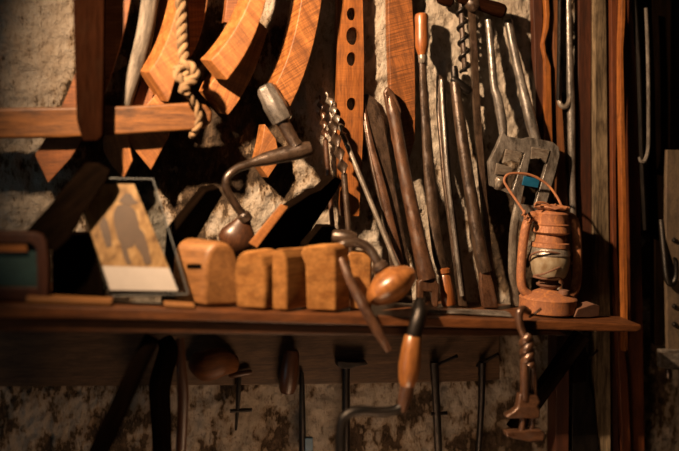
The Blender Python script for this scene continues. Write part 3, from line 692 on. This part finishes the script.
# ------------------------------------------------------------------ hurricane lantern
ld = .118
bx, by = 547.5, SY(549.5, ld)-2.4
def LP(x, y, dd=0): return (x+(y-by)*-.005, y, ld+dd)
def lat(prof, n=36): # prof list of (row, radius)
    y0, y1 = prof[0][0], prof[-1][0]
    return sweep([P(*LP(bx, y)) for y, r in prof], [max(r, .05)*S(bx, ld) for y, r in prof], n=n)
o_ = by-318.5
t = Thing('hurricane_lantern', 'rusty orange hurricane lantern with smoky glass globe standing on the shelf', 'lantern')
def rows(pr): return [(318.5+(y-318.5)*.965+o_, r) for y, r in pr]
ft = t.add('fuel_tank', lat(rows([(318.5, 26), (317.5, 28), (315, 28.5), (306, 28.3), (304, 28.8), (302.5, 27.5), (301, 24), (298, 18), (296, 12), (294.5, 7), (290, 6)])), 'rust')
t.add('filler_cap', lathe(LP(563, 301+o_, .03), LP(563, 296+o_, .03), [(0, 5), (.4, 5.4), (.9, 5), (1, 3)], n=14), 'rust_dark', parent=ft)
t.add('burner', lat(rows([(295, 8), (293, 9), (291, 12), (289.5, 12.5), (288, 10), (285, 9.5), (283, 14), (281.5, 14.5)])), 'rust_dark')
t.add('globe', lat(rows([(284, 13), (282, 16), (276, 18.5), (268, 20), (262, 20), (257, 18.5), (254, 16)])), 'globe', label='smoky glass globe')
t.add('globe_collar', lat(rows([(259.5, 20), (258.5, 20.5), (255, 19.5), (252, 18.5), (250.5, 17), (250, 15)])), 'steel', label='pale tin collar above the globe')
t.add('chimney', lat(rows([(252, 18), (251, 19.2), (247, 18.8), (246, 15.5), (238, 14.5), (236.5, 18), (235.5, 19), (234, 18.8), (229, 17.5), (227.5, 18.2), (226.5, 17.2), (218, 16.6), (216.5, 17.4), (215, 16.5), (213, 13), (211.5, 6)])), 'rust')
cap = newbm()
cp = lat(rows([(214, 10), (212, 15), (210.5, 17.8), (209.5, 17.5), (208.5, 12), (208, 2)]), 28)
for v in cp.verts: v.co += Vector((0, 0, 1))*.0022*math.sin(v.co.x*260+v.co.y*170)
t.add('cap', cp, 'rust')
for s in (-1, 1):
    xs_ = [14, 17.5, 22, 25, 27, 28, 28, 25.5, 18] if s < 0 else [14, 17.5, 22, 25, 27, 28, 28, 25.5, 18]
    ys_ = [227, 223, 225.5, 234, 248, 268, 285, 297, 303]
    t.add('side_tube', tube([LP(bx+s*x_, y+o_, 0) for x_, y in zip(xs_, ys_)], [4.6]*9, n=14), 'rust')
gw = tube([LP(bx-15, 283+o_, .012), LP(bx-5, 281+o_, .045), LP(bx+8, 275+o_, .045), LP(bx+18, 270+o_, .02), LP(bx+23, 268+o_, .0)], 1.0, n=8)
merge(gw, tube([LP(bx-20, 268+o_, .0), LP(bx-18, 262+o_, .022), LP(bx-8, 259+o_, .043), LP(bx+8, 260+o_, .043), LP(bx+18, 264+o_, .022), LP(bx+22, 270+o_, 0)], 1.0, n=8),
      tube([LP(bx-16, 284+o_, .02), LP(bx-4, 286+o_, .035), LP(bx+10, 284+o_, .033), LP(bx+15, 290+o_, .02)], 1.1, n=8))
t.add('globe_guard', gw, 'rust_dark')
t.add('bail', merge(tube([LP(bx-19, 224+o_), (527, 223, .145), (521, 217, .15), (519, 211, .145), (503, 189, .12), (499.5, 181, .115), (505, 175, .112), (524, 175, .11), (541, 183, .112), (552, 195, .12), (560, 209, .13), LP(bx+19, 222+o_)], 1.3, n=8),
                    helix((519, 213, .148), (527, 224, .146), 2, 3, 1.1)), 'rust')
lw = tube([LP(536, 211+o_, .02), (531, 206, .15), (533, 203, .15), (541, 203, .148), (549, 207, .145), LP(551, 211+o_, .01)], 1.0, n=8)
t.add('lift_ring', lw, 'rust')
t.done().rotation_euler.y = math.radians(2.2)

# ------------------------------------------------------------------ twisted iron tool hooked over the edge
hd = .232
t = Thing('twisted_iron_hook', 'twisted iron tool with foot-shaped jaw hooked over the shelf edge near the lantern', 'hook')
t.add('hook', tube([(529, 312, .20), (524, 309, .222), (520, 311, hd), (519, 319, hd), (521, 328, hd), (525, 337, hd)], [3, 3.6, 4, 4.2, 4.2, 4], n=12), 'iron_brown')
ha = helix((526, 335, hd), (528, 366, hd), 3.6, 1.6, 4.2, phase=1.0, n=12, per=24); merge(ha, helix((526, 335, hd), (528, 366, hd), 3.6, 1.6, 4.2, phase=1.0+PI, n=12, per=24))
t.add('twist', ha, 'iron_brown')
t.add('rod', tube([(524.5, 362, hd), (524.5, 400, hd)], [4.6, 4.8], n=12), 'iron_brown')
t.add('rod', tube([(533, 362, hd-.008), (534, 400, hd-.008), (531, 434, hd-.008)], [3.2, 3.2, 3], n=12), 'iron_brown')
t.add('foot_jaw', prism(withd([(520, 394), (538, 396), (541, 402), (538, 406), (541, 411), (540, 419), (508, 419), (506, 416), (512, 413), (518, 408)], hd+.007), (0, .022, 0), None, .004, seg=3), 'iron_brown')
t.add('rod', tube([(523, 418, hd-.004), (521, 434, hd-.004)], 3.2, n=10), 'iron_brown')
t.add('cross_jaw', prism(withd([(506, 432), (541, 430), (545, 433), (544, 441), (530, 442.5), (507, 437)], hd+.006), (0, .022, 0), None, .003, seg=3), 'iron_brown')
t.done()
one('bent_nail', tube([sp(529, .205, .005), (535, SY(535, .21)-7, .21), (541, SY(541, .21)-12, .21)], [1.2, 1.4, 1.6], n=8), 'iron_brown', 'small bent nail on the shelf edge beside the twisted iron tool', 'nail')

# ------------------------------------------------------------------ things hung below the shelf
one('leaning_pole', tube([(152, 338, .24), (138, 365, .235), (118, 410, .22), (88, 475, .20)], [8, 9, 9.5, 10], n=14, square=.6), 'black', 'dark slanting pole under the shelf beside the hanging strap', 'pole')
t = Thing('leather_strap', 'dark leather strap bundle hanging below the shelf beside the slanting pole', 'strap')
t.add('strap', tube([(164, 338, .12), (168, 352, .13), (160, 385, .13), (161, 420, .12), (163, 470, .11)], [7, 10, 11, 10, 9], n=12, flat=.4), 'black')
t.add('strap', tube([(180, 338, .12), (181, 365, .128), (183, 400, .125), (180, 470, .11)], [4, 5, 5.5, 5], n=10, flat=.5), 'dhandle')
t.done()
one('leather_pouch', tube([(192, 360, .06), (205, 366, .085), (222, 362, .085), (236, 364, .06)], [8, 15, 14, 8], n=14, flat=.5), 'felloe_brown', 'lumpy dark brown pouch hung under the shelf', 'pouch')
t = Thing('hanging_gimlet', 'thin dark gimlet with crossbar hanging beside the leather pouch', 'gimlet')
t.add('shaft', tube([(239, 372, .062), (238, 400, .06), (236, 430, .05)], [2.6, 2.4, 1.2], n=8), 'iron_black')
t.add('crossbar', tube([(230, 411, .058), (252, 410, .058)], 2, n=8), 'iron_black')
t.add('handle', lathe((229, 376, .063), (252, 372, .063), [(0, 2), (.1, 3), (.9, 3), (1, 2)], n=10), 'dhandle')
t.done()
one('hanging_mallet_handle', lathe((292, 350, .075), (287, 394, .075), [(0, 6), (.1, 8), (.5, 9.5), (.85, 9), (.97, 7), (1, 4)], n=16), 'dhandle', 'stout rounded dark wooden handle hanging under the shelf', 'handle')
t = Thing('hanging_chisel', 'thin black iron rod with blue tip hanging next to the stout handle', 'rod')
t.add('rod', tube([(302, 372, .06), (302, 400, .06), (303, 470, .06)], [1.6, 3, 4], n=10), 'iron_black')
t.add('blue_tip', bar((309, 438, .066), (309, 470, .066), 8, .012), 'blue', label='blue painted tip')
t.done()
t = Thing('hanging_hammer', 'black hammer-headed iron tool hanging head up on the blackened board', 'hammer')
t.add('head', prism(withd([(337, 361), (343, 361), (350, 362), (367, 362), (368, 365), (356, 367), (351, 369), (342, 369), (337, 366)], .085), (0, .03, 0), None, .002), 'iron_black')
t.add('handle', tube([(346, 366, .07), (346, 412, .07), (346, 470, .07)], [4, 4, 4.4], n=10), 'iron_black')
t.done()
t = Thing('hanging_bar', 'black iron bar with small cross-peg hanging below the long nail', 'bar')
t.add('bar', tube([(434, 362, .07), (436, 400, .068), (438, 440, .062), (439, 470, .06)], [4, 3.6, 3.6, 3.2], n=10, square=.5), 'iron_black')
t.add('peg', tube([(431, 414, .07), (447, 413, .07)], 1.8, n=8), 'iron_black')
t.done()
def nail(a, b_, label): return one('long_nail', tube([a, b_], [1.5, 1.8], n=8), 'iron_black', label, 'nail', 'long nails driven into the wall')
nail((434, 366, .05), (457, 356, .10), 'long nail above the black bar with the cross-peg')
nail((477, 366, .05), (498, 354, .10), 'long nail near the board end above the thin dangling rod')
nail((585, 360, .03), (597, 351, .09), 'long nail above the dark saw blade')
one('dangling_rod', tube([(482, 362, .065), (481, 410, .06), (477, 470, .05)], [4, 3.4, 3], n=10), 'iron_black', 'thin black iron rod dangling at the end of the blackened board', 'rod')
t = Thing('hanging_saw', 'dark tapering blade with rounded top hanging from a nail past the bracket', 'blade')
t.add('blade', prism(withd([(573, 382), (588, 380), (594, 400), (601, 470), (572, 470)], .05), (0, .01, 0), None, .001), 'iron_black')
t.add('handle', prism(withd([(578, 350), (584, 345), (588, 352), (588, 382), (574, 384), (574, 370)], .06), (0, .025, 0), None, .004), 'black')
t.done()

# ------------------------------------------------------------------ light
def light(name, kind, loc, energy, col, size, target=None):
    l = bpy.data.lights.new(name, kind); l.energy = energy; l.color = col
    if kind in ('POINT', 'SPOT'): l.shadow_soft_size = size
    else: l.shape = 'DISK'; l.size = size
    o = bpy.data.objects.new(name, l); C.objects.link(o); o.location = loc
    if target is not None: o.rotation_euler = (Vector(target)-Vector(loc)).to_track_quat('-Z', 'Y').to_euler()
    return o
lamp = light('lamp', 'SPOT', (-.82, -.88, .70), 360, (1, .67, .40), .03, (.20, 0, -.10))
lamp.data.spot_size = math.radians(76); lamp.data.spot_blend = 1.0
light('low_fill', 'AREA', (.0, -.62, -1.05), 3.3, (1, .60, .34), .4, (0, 0, -.62))  # fill added to brighten the wall under the shelf, no real source
light('room_glow', 'AREA', (-.3, -2.6, .1), .5, (1, .68, .42), .5, (.1, 0, -.3))
light('window_glow', 'AREA', (-2.0, -1.2, -.6), 1.5, (.55, .85, 1.0), .5, (-.4, -.2, -.5))
w = bpy.data.worlds.new('world'); bpy.context.scene.world = w; w.use_nodes = True
w.node_tree.nodes['Background'].inputs[0].default_value = (1, .75, .5, 1); w.node_tree.nodes['Background'].inputs[1].default_value = .008
vs_ = bpy.context.scene.view_settings
vs_.view_transform = 'Standard'; vs_.look = 'None'; vs_.gamma = 1; vs_.use_curve_mapping = False; vs_.exposure = 0
